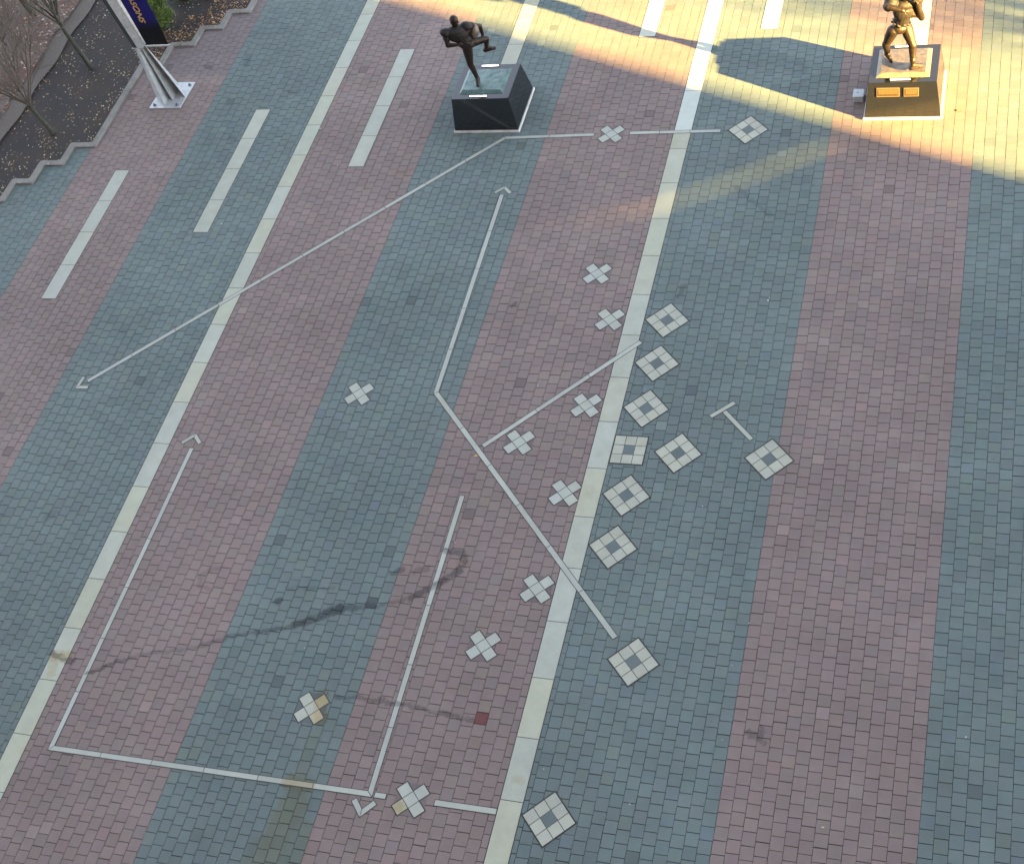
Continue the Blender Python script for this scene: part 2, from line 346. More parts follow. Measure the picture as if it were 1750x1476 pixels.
cxm = (q[:, 0] + q[:, 1])[:, None] / 2; cym = (q[:, 2] + q[:, 3])[:, None] / 2; dx = V[:, :, 0] - cxm; dy = V[:, :, 1] - cym
V[:, :, 0] = cxm + dx - dy * rot[:, None]; V[:, :, 1] = cym + dy + dx * rot[:, None]
me = bpy.data.meshes.new('plaza_paving'); me.vertices.add(n * 8); me.vertices.foreach_set('co', V.reshape(-1))
me.loops.add(n * 20); me.loops.foreach_set('vertex_index', FA.astype(np.int32)); me.polygons.add(n * 5)
me.polygons.foreach_set('loop_start', np.arange(0, n * 20, 4, dtype=np.int32)); me.update(calc_edges=True)
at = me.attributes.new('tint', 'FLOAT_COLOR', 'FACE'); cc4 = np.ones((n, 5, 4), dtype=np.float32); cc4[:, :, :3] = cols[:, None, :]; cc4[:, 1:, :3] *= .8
at.data.foreach_set('color', cc4.ravel())
me.shade_flat()
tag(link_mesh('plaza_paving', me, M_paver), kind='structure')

# ------------------------------------------------------------------ inlaid pale stone
STONE = (.335, .360, .300)
def inlay(name, polys, z=.005, tints=None, joint=.011, base=STONE, under=True, jit=.05):
    """polys = list of XY polygons, one per stone; a dark sand sheet shows round and between them"""
    bm = bmesh.new(); lay = bm.faces.layers.float_color.new('tint')
    for i, pl in enumerate(polys):
        k = tints[i] if tints else (1, 1, 1)
        g = 1 + random.uniform(-jit, jit); col = (base[0] * k[0] * g, base[1] * k[1] * g, base[2] * k[2] * g * (1 + random.uniform(-.03, .03)), 1)
        n0 = len(bm.faces); P = [Vector((p[0], p[1])) for p in pl]
        if sum(P[i].x * P[(i + 1) % len(P)].y - P[(i + 1) % len(P)].x * P[i].y for i in range(len(P))) < 0: P = P[::-1]
        ar = []
        for d in (-.005, joint * 1.5):       # stone shrunk a little, sand sheet grown a little
            out = []
            for a in range(len(P)):
                e0 = (P[a] - P[a - 1]).normalized(); e1 = (P[(a + 1) % len(P)] - P[a]).normalized()
                n_0 = Vector((e0.y, -e0.x)); n_1 = Vector((e1.y, -e1.x)); out.append(P[a] + (n_0 + n_1) * (d / max(.3, 1 + n_0.dot(n_1))))
            ar.append(out)
        prism(bm, ar[0], -.01, z, 0, .002); bm.faces.ensure_lookup_table()
        for f in bm.faces[n0:]: f[lay] = col
        if under:
            f = bm.faces.new([bm.verts.new((v.x, v.y, z - .0028 - .00002 * i)) for v in ar[1]]); f.material_index = 1; f[lay] = (.03, .03, .03, 1)
    return obj(name, bm, [M_stone, M_joint])
def rect(x0, x1, y0, y1): return [(x0, y0), (x1, y0), (x1, y1), (x0, y1)]
def bandstones(x0, x1, ys): return [rect(x0, x1, a, b) for a, b in zip(ys, ys[1:])]
# the two long yard bands and the bands that end at the statues
WARM = (1.04, 1.01, .93)
y1 = [7.462 + 1.036 * k for k in range(-12, 30)]
o = inlay('pale_stone_band', bandstones(-15.45, -15.082, y1), .0040, [random.choice(((1, 1, 1), WARM, (1.0, 1.02, 1.0), (1.04, 1.03, .95))) for _ in y1], joint=.007)
tag(o, 'long pale stone band on the left, crossed by the diagonal arrow line', 'paving band', 'full length pale stone bands')
y2 = [7.565 + 1.036 * k for k in range(-12, 15)] + [22.60, 23.92] + [7.565 + 1.036 * k for k in range(17, 29)]
tn = [random.choice(((1, 1, 1), WARM, WARM, (1.02, 1.02, .96))) for _ in y2]
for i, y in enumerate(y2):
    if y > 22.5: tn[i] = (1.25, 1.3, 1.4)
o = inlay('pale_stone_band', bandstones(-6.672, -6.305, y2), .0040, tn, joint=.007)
tag(o, 'long pale stone band through the middle, with square rings along its right side', 'paving band', 'full length pale stone bands')
o = inlay('pale_stone_band', bandstones(-11.19, -10.80, [24.2, 24.72, 25.74, 26.77, 27.8, 28.84, 29.87, 30.9, 32]), .0040, [WARM] * 8, joint=.007)
tag(o, 'pale stone band running up from behind the black pedestal of the kicking statue', 'paving band', 'bands ending at statue pedestals')
o = inlay('pale_stone_band', bandstones(-2.13, -1.71, [24.2, 24.9, 25.95, 27.0, 28.03, 29.1, 30.1, 31.1]), .0040, [(1.25, 1.25, 1.2)] * 7, joint=.007)  # brighter tint paints extra sunlight into these stones
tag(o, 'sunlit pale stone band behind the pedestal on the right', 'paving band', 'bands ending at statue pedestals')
for x0, y0, lab, bright in ((-13.92, 21.57, 'pale four stone dash in red paving left of the black pedestal in shade', 1.0), (-17.01, 19.46, 'pale four stone dash in grey paving left of the long left band', 1.0),
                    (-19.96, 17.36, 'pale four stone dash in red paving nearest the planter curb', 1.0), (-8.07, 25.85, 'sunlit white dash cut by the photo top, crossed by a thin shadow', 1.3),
                    (-5.32, 25.97, 'sunlit white dash cut by the photo top, above the pedestal shadow', 1.3)):  # last factor paints sunlight into the tint of the sunlit dashes
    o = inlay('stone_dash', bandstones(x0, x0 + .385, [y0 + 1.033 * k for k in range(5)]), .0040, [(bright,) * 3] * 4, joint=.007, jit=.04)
    tag(o, lab, 'paving inlay', 'short stone dashes')

def path_line(pts, w=.085, step=1.033):
    """stones of a thin line along a polyline, mitred at the corners"""
    out = []; P = [Vector(p) for p in pts]; nrm = []
    for i in range(len(P)):
        d0 = (P[i] - P[i - 1]).normalized() if i else None; d1 = (P[i + 1] - P[i]).normalized() if i < len(P) - 1 else None
        a = Vector((-(d0 or d1).y, (d0 or d1).x)); b_ = Vector((-(d1 or d0).y, (d1 or d0).x)); m = a + b_
        nrm.append(m / max(.3, 1 + a.dot(b_)))
    for i in range(len(P) - 1):
        L = (P[i + 1] - P[i]).length; n = max(1, round(L / step)); d = (P[i + 1] - P[i]).normalized(); nn = Vector((-d.y, d.x))
        for k in range(n):
            a, b_ = P[i].lerp(P[i + 1], k / n), P[i].lerp(P[i + 1], (k + 1) / n)
            na = nrm[i] if k == 0 else nn; nb = nrm[i + 1] if k == n - 1 else nn
            out.append([a + na * w / 2, a - na * w / 2, b_ - nb * w / 2, b_ + nb * w / 2])
    return out
def line(lab, pts, w=.094, step=1.033, extra=None, name='route_line', cat='paving inlay'):
    pl = path_line(pts, w, step)
    if extra: pl += path_line(extra, .078, 5)
    return tag(inlay(name, pl, .0075, joint=.004, base=(.33, .355, .31), jit=.07), lab, cat, 'thin stone route lines')
line('diagonal arrow line from the black pedestal down left across the left band', [(-17.66, 15.12), (-10.42, 22.47), (-8.41, 22.54)], extra=[(-17.80, 15.23), (-17.83, 14.95), (-17.57, 14.96)], name='arrow_line')
line('short horizontal line crossing the middle band beside the top cross', [(-7.63, 22.575), (-5.68, 22.61)], step=.65)
line('bent arrow line whose long leg points up through the grey stripe', [(-10.03, 20.68), (-9.96, 15.28), (-5.48, 10.49)], w=.098, extra=[(-10.21, 20.73), (-10.03, 20.90), (-9.85, 20.72)], name='arrow_line')
line('diagonal line branching off the bent arrow up to the middle band', [(-8.70, 14.10), (-6.26, 16.73)])
line('three sided line at lower left ending in an upward arrow', [(-8.79, 12.99), (-8.75, 7.34), (-14.60, 7.30), (-14.56, 13.62)], extra=[(-14.83, 13.72), (-14.62, 13.93), (-14.43, 13.74)], name='arrow_line')
line('small lone arrowhead pointing down below the corner of the three sided line', [(-8.98, 7.22), (-8.80, 7.02), (-8.62, 7.22)], name='arrowhead')
line('tiny single stone left of the lowest cross', [(-8.67, 7.34), (-8.48, 7.34)], w=.09, name='stone_block')
line('short horizontal bar between the lowest cross and the middle band', [(-7.68, 7.36), (-6.68, 7.365)], w=.10, step=2)
tag(inlay('tee_mark', path_line([(-4.68, 15.05), (-4.30, 15.40)], .085, 5) + path_line([(-4.455, 15.19), (-3.89, 14.60)], .085, 5), .0075, joint=.004), 'pale T shaped mark above the far right square ring', 'paving inlay')

def cross(x, y, lab, tints=None, s=.196, rot=45):
    e1 = Vector((math.cos(math.radians(rot)), math.sin(math.radians(rot)))); e2 = Vector((-e1.y, e1.x)); c = Vector((x, y)); pl = []
    for a, b_ in ((0, 0), (1, 0), (-1, 0), (0, 1), (0, -1)):
        m = c + e1 * a * s + e2 * b_ * s; h = s / 2
        pl.append([m + e1 * h + e2 * h, m - e1 * h + e2 * h, m - e1 * h - e2 * h, m + e1 * h - e2 * h])
    o = inlay('cross_mark', pl, .0065, tints, joint=.008, base=(.335, .36, .31))
    me = o.data; bm = bmesh.new(); bm.from_mesh(me); lay = bm.faces.layers.float_color['tint']; n0 = len(bm.faces)
    red = (-9.502 < x < -6.672); h = s / 2 + .009
    for p1, p2 in ((e1, e2), (e2, -e1), (-e1, -e2), (-e2, e1)):
        if random.random() < .2: continue
        f_ = random.uniform(1.25, 1.5)
        prism(bm, [c + p1 * h + p2 * h, c + p1 * s * f_ + p2 * h, c + p2 * s * f_ + p1 * h], -.01, .0032, 2, .001); bm.faces.ensure_lookup_table(); g = random.uniform(.72, .95)
        for f in bm.faces[n0:]: f[lay] = ((.165 if red else .110) * g, .135 * g, (.132 if red else .135) * g, 1)
        n0 = len(bm.faces)
    bm.to_mesh(me); bm.free(); me.materials.append(M_paver)
    tag(o, lab, 'paving inlay', 'five stone cross marks')
crosses = [(-8.03, 22.55, 'highest cross mark, set in the line right of the black pedestal'), (-7.47, 18.45, 'cross mark in red paving, second highest, well below the line'),
           (-6.97, 17.26, 'cross mark touching the middle band beside the highest ring of the column'), (-6.98, 15.16, 'cross mark left of the band, below the diagonal branch line'),
           (-8.04, 14.24, 'cross mark in the angle between bent arrow and branch line'), (-6.94, 13.21, 'cross mark with a white spill at its foot, left of the band'),
           (-6.98, 11.25, 'cross mark beside the band where the bent arrow crosses it'), (-7.62, 10.09, 'cross mark alone in red paving below the bent arrow'),
           (-11.52, 15.16, 'lone cross mark in the left grey stripe'), (-8.07, 7.35, 'lowest cross mark with one tan stone, beside the small arrowhead'),
           (-10.21, 8.62, 'cross mark stained orange on its right stones')]
for i, (x, y, lab) in enumerate(crosses):
    tn = None
    if i == 9: tn = [(1, 1, 1), (1, 1, 1), (.95, .88, .70), (1, 1, 1), (1, 1, 1)]
    if i == 10: tn = [(1.05, 1.0, .95), (.92, .82, .62), (1.05, 1.02, .98), (1.05, 1.03, .98), (1.08, .95, .75)]
    cross(x, y, lab, tn)
def ring(x, y, lab, sq=False, hx=.412, hy=.430):
    pl = []
    if sq: e1 = Vector((.196, 0)); e2 = Vector((0, .202))
    else: e1 = Vector((hx / 3, hy / 3)); e2 = Vector((-hx / 3, hy / 3))
    c = Vector((x, y))
    for a in (-1, 0, 1):
        for b_ in (-1, 0, 1):
            if a or b_:
                m = c + e1 * a + e2 * b_; pl.append([m + e1 / 2 + e2 / 2, m - e1 / 2 + e2 / 2, m - e1 / 2 - e2 / 2, m + e1 / 2 - e2 / 2])
    o = inlay('square_ring', pl, .0065, joint=.012, base=(.335, .35, .285), jit=.07)
    # the grey paver in the middle
    me = o.data; bm = bmesh.new(); bm.from_mesh(me); lay = bm.faces.layers.float_color['tint']; n0 = len(bm.faces)
    prism(bm, [c + e1 * .495 + e2 * .495, c - e1 * .495 + e2 * .495, c - e1 * .495 - e2 * .495, c + e1 * .495 - e2 * .495], -.01, .0060, 2, .002)
    bm.faces.ensure_lookup_table()
    for f in bm.faces[n0:]: f[lay] = (.104, .130, .128, 1)
    bm.to_mesh(me); bm.free(); me.materials.append(M_paver)
    tag(o, lab, 'paving inlay', 'eight stone square rings')
rings = [(-5.655, 7.117, 'lowest diamond ring at the bottom of the band'), (-4.932, 9.752, 'diamond ring below the free end of the bent arrow'), (-5.663, 11.766, 'diamond ring right of where the bent arrow crosses the band'),
         (-5.647, 12.792, 'diamond ring with a dark blotched centre paver'), (-4.936, 13.724, 'diamond ring right of the upright square ring'), (-3.413, 13.712, 'diamond ring farthest right, on the grey and red border'),
         (-5.660, 14.636, 'diamond ring directly above the upright square ring'), (-5.659, 15.663, 'diamond ring just below the upper end of the branch line'), (-5.659, 16.689, 'diamond ring at the top of the column, above the branch line end'),
         (-4.934, 21.845, 'diamond ring at the top, near the sunlit edge')]
for x, y, lab in rings: ring(x * 1.036, y * 1.036, lab)
ring(-5.785 * 1.036, 13.725 * 1.036, 'only square ring set straight, beside the middle band', True)

# ------------------------------------------------------------------ planter: curb, mulch, gravel strip, leafy ground
co = [(-24.2, 17.2), (-24.2, 18.46), (-23.65, 18.46), (-23.65, 19.1), (-23.1, 19.1), (-23.1, 20.37), (-22.55, 20.37), (-22.55, 21.0), (-22.06, 21.0), (-22.06, 21.64), (-21.50, 21.64), (-21.50, 22.28), (-20.89, 22.28), (-20.89, 25.3), (-20.36, 25.3), (-20.36, 26.09), (-19.74, 26.09),
      (-19.74, 26.74), (-19.18, 26.74), (-19.18, 27.38), (-18.64, 27.38), (-18.64, 28.2), (-18.1, 28.2), (-18.1, 29.0), (-17.5, 29.0), (-17.5, 34)]
def offset_line(pts, d):
    P = [Vector(p) for p in pts]; out = []
    for i in range(len(P)):
        e0 = (P[i] - P[i - 1]).normalized() if i else (P[1] - P[0]).normalized(); e1 = (P[i + 1] - P[i]).normalized() if i < len(P) - 1 else e0
        a = Vector((-e0.y, e0.x)); b_ = Vector((-e1.y, e1.x)); out.append(P[i] + (a + b_) * (d / max(.3, 1 + a.dot(b_))))
    return out
# soften the corners a little
def soften(pts, r=.06):
    P = [Vector(p) for p in pts]; out = [P[0]]
    for i in range(1, len(P) - 1):
        a = (P[i - 1] - P[i]); b_ = (P[i + 1] - P[i]); ra = min(r, a.length * .45); rb = min(r, b_.length * .45)
        p0 = P[i] + a.normalized() * ra; p1 = P[i] + b_.normalized() * rb
        out += [p0, (p0 + p1) / 4 + P[i] / 2, p1]
    return out + [P[-1]]
cs = soften(co); ci_ = soften(offset_line(co, .17)); cm_o = soften(offset_line(co, .012)); cm_i = soften(offset_line(co, .158))
bm = bmesh.new(); rows = []
for L_, z in ((cs, -.01), (cs, .040), (cm_o, .052), (cm_i, .052), (ci_, .040), (ci_, -.01)): rows.append([bm.verts.new((p.x, p.y, z)) for p in L_])
for a, b_ in zip(rows, rows[1:]):
    for i in range(len(a) - 1): bm.faces.new((a[i], a[i + 1], b_[i + 1], b_[i]))
tag(obj('planter_curb', bm, M_curb), 'stepped grey concrete curb edging the mulch planter at upper left', 'curb')
# mulch surface following the curb
def sheet(name, edge, xl, z, mat, kind='structure', amp=.02, ny=8):
    bm = bmesh.new(); prev = None
    for p in edge:
        rowv = []
        for k in range(ny + 1):
            f = (k / ny); x = p.x + (xl - p.x) * f
            rowv.append(bm.verts.new((x, p.y, z + (random.uniform(-amp, amp) + amp * 1.2 * math.sin(x * 1.7 + p.y) if 0 < k < ny else 0))))
        if prev:
            for k in range(ny): bm.faces.new((prev[k], prev[k + 1], rowv[k + 1], rowv[k]))
        prev = rowv
    bmesh.ops.recalc_face_normals(bm, faces=bm.faces[:])
    return tag(obj(name, bm, mat, smooth=True), kind=kind)
me_edge = [p for p in offset_line(cs, .165) if p.x > -23.9]
bm = bmesh.new()
for a, b_ in zip(co, co[1:]):
    if abs(a[0] - b_[0]) < .03 and b_[1] > a[1]:
        bm.faces.new([bm.verts.new(v) for v in ((-24.6, a[1] + .16, .040), (a[0] - .16, a[1] + .16, .040), (b_[0] - .16, b_[1] + .16, .040), (-24.6, b_[1] + .16, .040))])
tag(obj('mulch_bed', bm, M_mulch), kind='structure')
edge2 = [Vector((-23.72 + .05 * math.sin(y * 3), y)) for y in np.arange(17.0, 34.1, .3)]
sheet('gravel_strip', edge2, -24.4, .068, M_gravel, amp=.01, ny=3)
edge3 = [Vector((-24.25 + .06 * math.sin(y * 2.3), y)) for y in np.arange(12.0, 36.1, .4)]
sheet('leafy_ground', edge3, -36, .095, M_litterbed, amp=.03, ny=30)

def in_curb(x, y):
    """True inside the planter (left of the stepped curb)"""
    for a, b_ in zip(co, co[1:]):
        lo, hi = min(a[1], b_[1]), max(a[1], b_[1])
        if lo <= y < hi: return x < a[0] - .18
    return False
def leaves(name, pts, size, palette, z0, label_kind='stuff'):
    V = []; F = []; Cc = []
    for (x, y, z) in pts:
        s = random.uniform(*size); a = random.uniform(0, 6.28); e = Vector((math.cos(a), math.sin(a), random.uniform(-.35, .35))) * s; w = Vector((-math.sin(a), math.cos(a), random.uniform(-.35, .35))) * s * random.uniform(.35, .7)
        c = Vector((x, y, z + z0)); b0 = len(V); lift = Vector((0, 0, s * random.uniform(.0, .35)))
        V += [tuple(c - e), tuple(c - w + lift * .5), tuple(c + e), tuple(c + w + lift)]; F += [(b0, b0 + 1, b0 + 2), (b0, b0 + 2, b0 + 3)]
        col = random.choice(palette); k = random.uniform(.7, 1.25); Cc += [tuple(np.array(col) * k)] * 2
    return tag(link_mesh(name, mesh_from(name, V, F, Cc), M_leaf), kind=label_kind)
pale = [(.42, .36, .22), (.50, .46, .36), (.36, .26, .12), (.55, .50, .42), (.30, .17, .07), (.45, .35, .12)]
pts = []
while len(pts) < 2500:
    x = random.uniform(-24.6, -17.5); y = random.uniform(17.5, 31)
    if in_curb(x, y) and random.random() < .12 + .55 * max(0, math.sin(x * 4.1 + 1.3 * math.sin(y * 2.2)) * math.sin(y * 3.3 + x)) + (0 if in_curb(x + .4, y) else .35): pts.append((x, y, .05))
leaves('fallen_leaves', pts, (.010, .032), pale, 0)
brown = [(.20, .10, .045), (.30, .15, .06), (.14, .08, .05), (.42, .27, .12), (.10, .07, .055)]
pts = []
while len(pts) < 1500:
    x = random.uniform(-21.2, -17.6); y = random.uniform(25.6, 31)
    if in_curb(x, y) and not in_curb(x + 1.1, y): pts.append((x, y, .05))
leaves('drifted_leaves', pts, (.015, .045), brown, 0)
pts = [(random.uniform(-31, -24.2), random.uniform(19, 33), .10 + random.uniform(-.02, .05)) for _ in range(15000)]
leaves('leaf_litter', pts, (.02, .055), [(.26, .13, .08), (.20, .15, .12), (.32, .24, .19), (.15, .11, .09), (.36, .15, .07), (.50, .42, .33), (.24, .19, .16), (.19, .15, .12)], 0)
# specks of gum, paper and single leaves on the paving
pts = [(random.uniform(-24, 3), random.uniform(6, 30), .004) for _ in range(300)]
pts = [p for p in pts if not in_curb(p[0] - .2, p[1])]
leaves('paving_specks', pts, (.006, .019), [(.75, .75, .72), (.65, .62, .55), (.05, .05, .05), (.06, .05, .045), (.10, .10, .10), (.30, .22, .12), (.08, .08, .085)], 0)
for (px, py), s, c_, lab in (((-8.77, 13.87), .045, (.55, .33, .16), 'small orange leaf on the paving below the branch line joint'), ((-.95, 23.1), .05, (.16, .12, .04), 'dry olive leaf on sunlit paving right of the pedestal'), ((-1.92, 7.85), .03, (.5, .42, .3), 'pale dry leaf on red paving at lower right')):
    bm = bmesh.new(); c = Vector((px, py, .006)); lay = bm.faces.layers.float_color.new('tint')
    ring_ = [bm.verts.new(c + Vector((math.cos(a) * s * (1.0 if k % 2 else .6), math.sin(a) * s * .55, .006 + .012 * abs(math.sin(a))))) for k, a in enumerate([i * math.pi / 5 for i in range(10)])]
    mid = bm.verts.new(c + Vector((0, 0, .002)))
    for k in range(10): f = bm.faces.new((ring_[k], ring_[(k + 1) % 10], mid)); f[lay] = (*c_, 1)
    tag(obj('fallen_leaf', bm, M_leaf), lab, 'leaf')

# ------------------------------------------------------------------ plants
def twig_tree(name, base, fork, label, spread=.9, n1=9, top=3.6, lean=(0, 0), r0=.055, seed=1, cat='tree', group=None):
    R = random.Random(seed); root = empty(name, (*base, .03), label, cat, group)
    V = []; F = []; b0 = Vector((*base, 0.0)); f0 = Vector(fork)
    pts = [b0 + (f0 - b0) * t_ + Vector((math.sin(t_ * 5 + seed) * .018, math.cos(t_ * 4) * .015, 0)) * (t_ > 0) for t_ in np.linspace(0, 1, 7)]
    tube(V, F, [b0] + pts, [r0 * 1.5] + [r0 * (1.15 - .35 * t_) for t_ in np.linspace(0, 1, 7)], 10)
    o = link_mesh('trunk', mesh_from('trunk', V, F), M_bark, root, True); o.matrix_parent_inverse = Matrix.Translation(root.location).inverted()
    V = []; F = []
    def grow(p, d, L, r, lev):
        P_ = [p]; q_ = p.copy(); dd_ = d.copy(); nseg = 5
        for k in range(nseg):
            dd_ = (dd_ + Vector((R.gauss(0, .07), R.gauss(0, .07), R.gauss(.02, .05)))).normalized(); q_ = q_ + dd_ * L / nseg; P_.append(q_.copy())
        tube(V, F, P_, [max(.0022, r * (1 - .13 * k)) for k in range(nseg + 1)], 5 if lev < 2 else 4)
        if lev < 3:
            for k in range((5, 5, 4)[lev]):
                i = R.randint(1, nseg); ax = Vector((R.gauss(0, 1), R.gauss(0, 1), R.gauss(.35, .5))).normalized()
                nd = (dd_ * .85 + ax * .6).normalized(); grow(P_[i], nd, L * R.uniform(.42, .68), r * .52, lev + 1)
    for k in range(n1):
        a = 2 * math.pi * k / n1 + R.uniform(-.3, .3); t_ = R.uniform(.80, 1.0); p = b0.lerp(f0, t_)
        d = Vector((math.cos(a) * spread * R.uniform(.4, 1) + lean[0], math.sin(a) * spread * R.uniform(.4, 1) + lean[1], 1.0)).normalized()
        grow(p, d, (top - fork[2]) * R.uniform(.6, 1.0), r0 * .42, 0)
    o = link_mesh('crown', mesh_from('crown', V, F), M_twig if seed != 2 else M_bark, root, True); o.matrix_parent_inverse = Matrix.Translation(root.location).inverted()
    return root
twig_tree('bare_tree', (-22.35, 22.76), (-22.50, 22.76, 1.08), 'bare sapling nearest the camera in the mulch, low fan of pale twigs', seed=1, top=3.4, group='bare trees in the planter')
twig_tree('bare_tree', (-22.45, 25.29), (-22.60, 25.25, 1.75), 'bare tree with tall dark clean trunk standing in the mulch', seed=2, top=4.6, spread=.7, r0=.06, group='bare trees in the planter')
twig_tree('bare_tree', (-25.34, 27.6), (-25.55, 27.6, .9), 'pale grey bare tree behind the gravel strip, cut by the photo top', seed=3, top=3.8, spread=.9, r0=.07, group='bare trees in the planter')
twig_tree('bare_tree', (-26.6, 24.3), (-26.7, 24.3, .35), 'bushy bare shrub at the left photo edge over the leaf litter', seed=4, top=1.9, spread=1.3, r0=.03, n1=11, group='bare trees in the planter')
twig_tree('bare_tree', (-25.6, 26.3), (-25.6, 26.3, .3), 'thin bare shrub on the leaf litter behind the gravel strip', seed=5, top=1.6, spread=1.3, r0=.022, n1=10, group='bare trees in the planter')
# round foot of a trunk cut by the top edge
V = []; F = []; tube(V, F, [(-20.2, 28.15, 0), (-20.2, 28.15, .08), (-20.2, 28.16, .5), (-20.22, 28.2, 1.6), (-20.3, 28.2, 3.2)], [.19, .15, .12, .11, .09], 14)
r_ = empty('tree', (-20.2, 28.15, 0), 'thick brown trunk foot behind the green shrubs, cut by the photo top', 'tree')
o = link_mesh('trunk', mesh_from('trunk', V, F), M_bark, r_, True); o.matrix_parent_inverse = Matrix.Translation(r_.location).inverted()
def shrub(base, h, r, n, palette, label, seed, leaf=(.012, .03), up=.9):
    R = random.Random(seed); root = empty('shrub', (*base, .03), label, 'shrub')
    V = []; F = []; Cc = []; Vs = []; Fs = []
    clumps = []
    for k in range(38):
        z = R.uniform(.05, 1) ** .8; rr_ = r * math.sqrt(max(0.02, 1 - (z - .25) ** 2 * 1.3)) * R.uniform(.25, 1.0); a = R.uniform(0, 6.283)
        c = Vector((base[0] + math.cos(a) * rr_, base[1] + math.sin(a) * rr_, .05 + z * h)); clumps.append((c, R.uniform(.6, 1.35)))
        tube(Vs, Fs, [(base[0], base[1], .03), ((base[0] + c.x) / 2, (base[1] + c.y) / 2, c.z * .45), tuple(c)], [.010, .006, .003], 4)
    for i in range(n):
        c, k = R.choice(clumps); s = R.uniform(*leaf) ; p = c + Vector((R.gauss(0, r * .20), R.gauss(0, r * .20), R.gauss(0, h * .09)))
        if p.z < .04: continue
        d = Vector((R.gauss(0, .5), R.gauss(0, .5), up)).normalized(); w = d.cross(Vector((R.gauss(0, 1), R.gauss(0, 1), R.gauss(0, 1)))).normalized() * s * .38; d = d * s * 1.5; b0 = len(V)
        V += [tuple(p - w * .3), tuple(p + d * .5 - w), tuple(p + d), tuple(p + d * .5 + w)]; F.append((b0, b0 + 1, b0 + 2, b0 + 3))
        col = np.array(R.choice(palette)) * k * R.uniform(.75, 1.25); Cc.append(tuple(col))
    inv = Matrix.Translation(root.location).inverted()
    o = link_mesh('crown', mesh_from('crown', V, F, Cc), M_foliage, root); o.matrix_parent_inverse = inv
    o = link_mesh('stems', mesh_from('stems', Vs, Fs), M_bark, root); o.matrix_parent_inverse = inv
shrub((-20.98, 26.85), 1.05, .36, 14000, [(.11, .17, .03), (.07, .12, .025), (.15, .20, .04), (.05, .09, .02)], 'yellow green feathery shrub right beside the blue banner', 11)
shrub((-20.85, 28.0), 1.0, .38, 12000, [(.035, .10, .025), (.05, .13, .03), (.02, .06, .018)], 'darker green shrub behind the yellow green one, cut by the photo top', 12)
shrub((-27.6, 27.9), .9, .42, 5000, [(.30, .05, .03), (.40, .09, .04), (.22, .04, .03)], 'red leaved shrub in the top left corner', 13, leaf=(.02, .045), up=.4)
shrub((-27.3, 26.8), .45, .32, 2600, [(.36, .22, .04), (.28, .15, .04), (.20, .10, .04)], 'small yellow brown shrub below the red one', 14, leaf=(.02, .04), up=.4)

# ------------------------------------------------------------------ pedestals
PH = .82
def pedestal(cx, cy, label, plaques):
    root = empty('pedestal', (cx, cy, 0), label, 'pedestal', 'black granite statue pedestals')
    bx, by, tx_, ty_ = .745, .710, .655, .585
    bm = bmesh.new(); frustum(bm, (cx - bx - .025, cx + bx + .025, cy - by - .025, cy + by + .025), (cx - bx - .022, cx + bx + .022, cy - by - .022, cy + by + .022), 0, .045)
    obj('base_slab', bm, M_slab, root)
    bm = bmesh.new(); fs = frustum(bm, (cx - bx, cx + bx, cy - by, cy + by), (cx - tx_, cx + tx_, cy - ty_, cy + ty_), .0455, PH)
    bmesh.ops.bevel(bm, geom=bm.edges[:], offset=.006, segments=2, affect='EDGES')
    obj('granite_block', bm, M_granite, root)
    for s in (-1, 1):
        bm = bmesh.new(); box(bm, (cx - .04 + .005 * s, cy + s * (ty_ - .070), PH + .010), (.40, .036, .02))
        lb = obj('lamp_bar', bm, M_lampbody, root)
        bm = bmesh.new()
        for k in range(12): box(bm, (cx - .04 + .005 * s - .176 + k * .032, cy + s * (ty_ - .070), PH + .0225), (.029, .028, .005))
        L_ = obj('lamp_strip', bm, M_lamp); L_.parent = lb
    if plaques:
        slope = math.atan2(by - ty_, PH - .0455)
        for x0, x1, z0, z1 in plaques:
            yf = lambda z: cy - by + (z - .0455) * math.tan(slope)
            bm = bmesh.new()
            def slabp(a0, a1, c0, c1, d0, d1, mi):
                vs = []
                for dz in (d0, d1):
                    for (x, z) in ((a0, c0), (a1, c0), (a1, c1), (a0, c1)):
                        vs.append(bm.verts.new((x, yf(z) - dz * math.cos(slope), z + dz * math.sin(slope))))
                for f in ((4, 5, 6, 7), (0, 1, 5, 4), (1, 2, 6, 5), (2, 3, 7, 6), (3, 0, 4, 7)): bm.faces.new([vs[i] for i in f]).material_index = mi
            slabp(x0, x1, z0, z1, .001, .022, 1); slabp(x0 + .012, x1 - .012, z0 + .012, z1 - .012, .010, .0245, 0)
            # rows of raised lettering too small to read
            rows_ = int((z1 - z0 - .06) / .022)
            for r in range(rows_):
                z = z1 - .035 - r * .022; x = x0 + .03 + random.uniform(0, .02)
                while x < x1 - .04:
                    w = random.uniform(.012, .035); slabp(x, min(x + w, x1 - .025), z - .005, z + .005, .02, .0265, 1); x += w + .009
            obj('plaque', bm, [M_plaque, M_plaque_rim], root)
    return root
P1 = (-10.90, 23.385); P2 = (-2.035, 23.61)
pedestal(*P1, 'black granite pedestal in shade under the statue with one leg raised', None)
pedestal(*P2, 'sunlit black granite pedestal with two brass plaques, on the right', [(-2.53, -2.09, .52, .71), (-2.005, -1.72, .52, .70)])
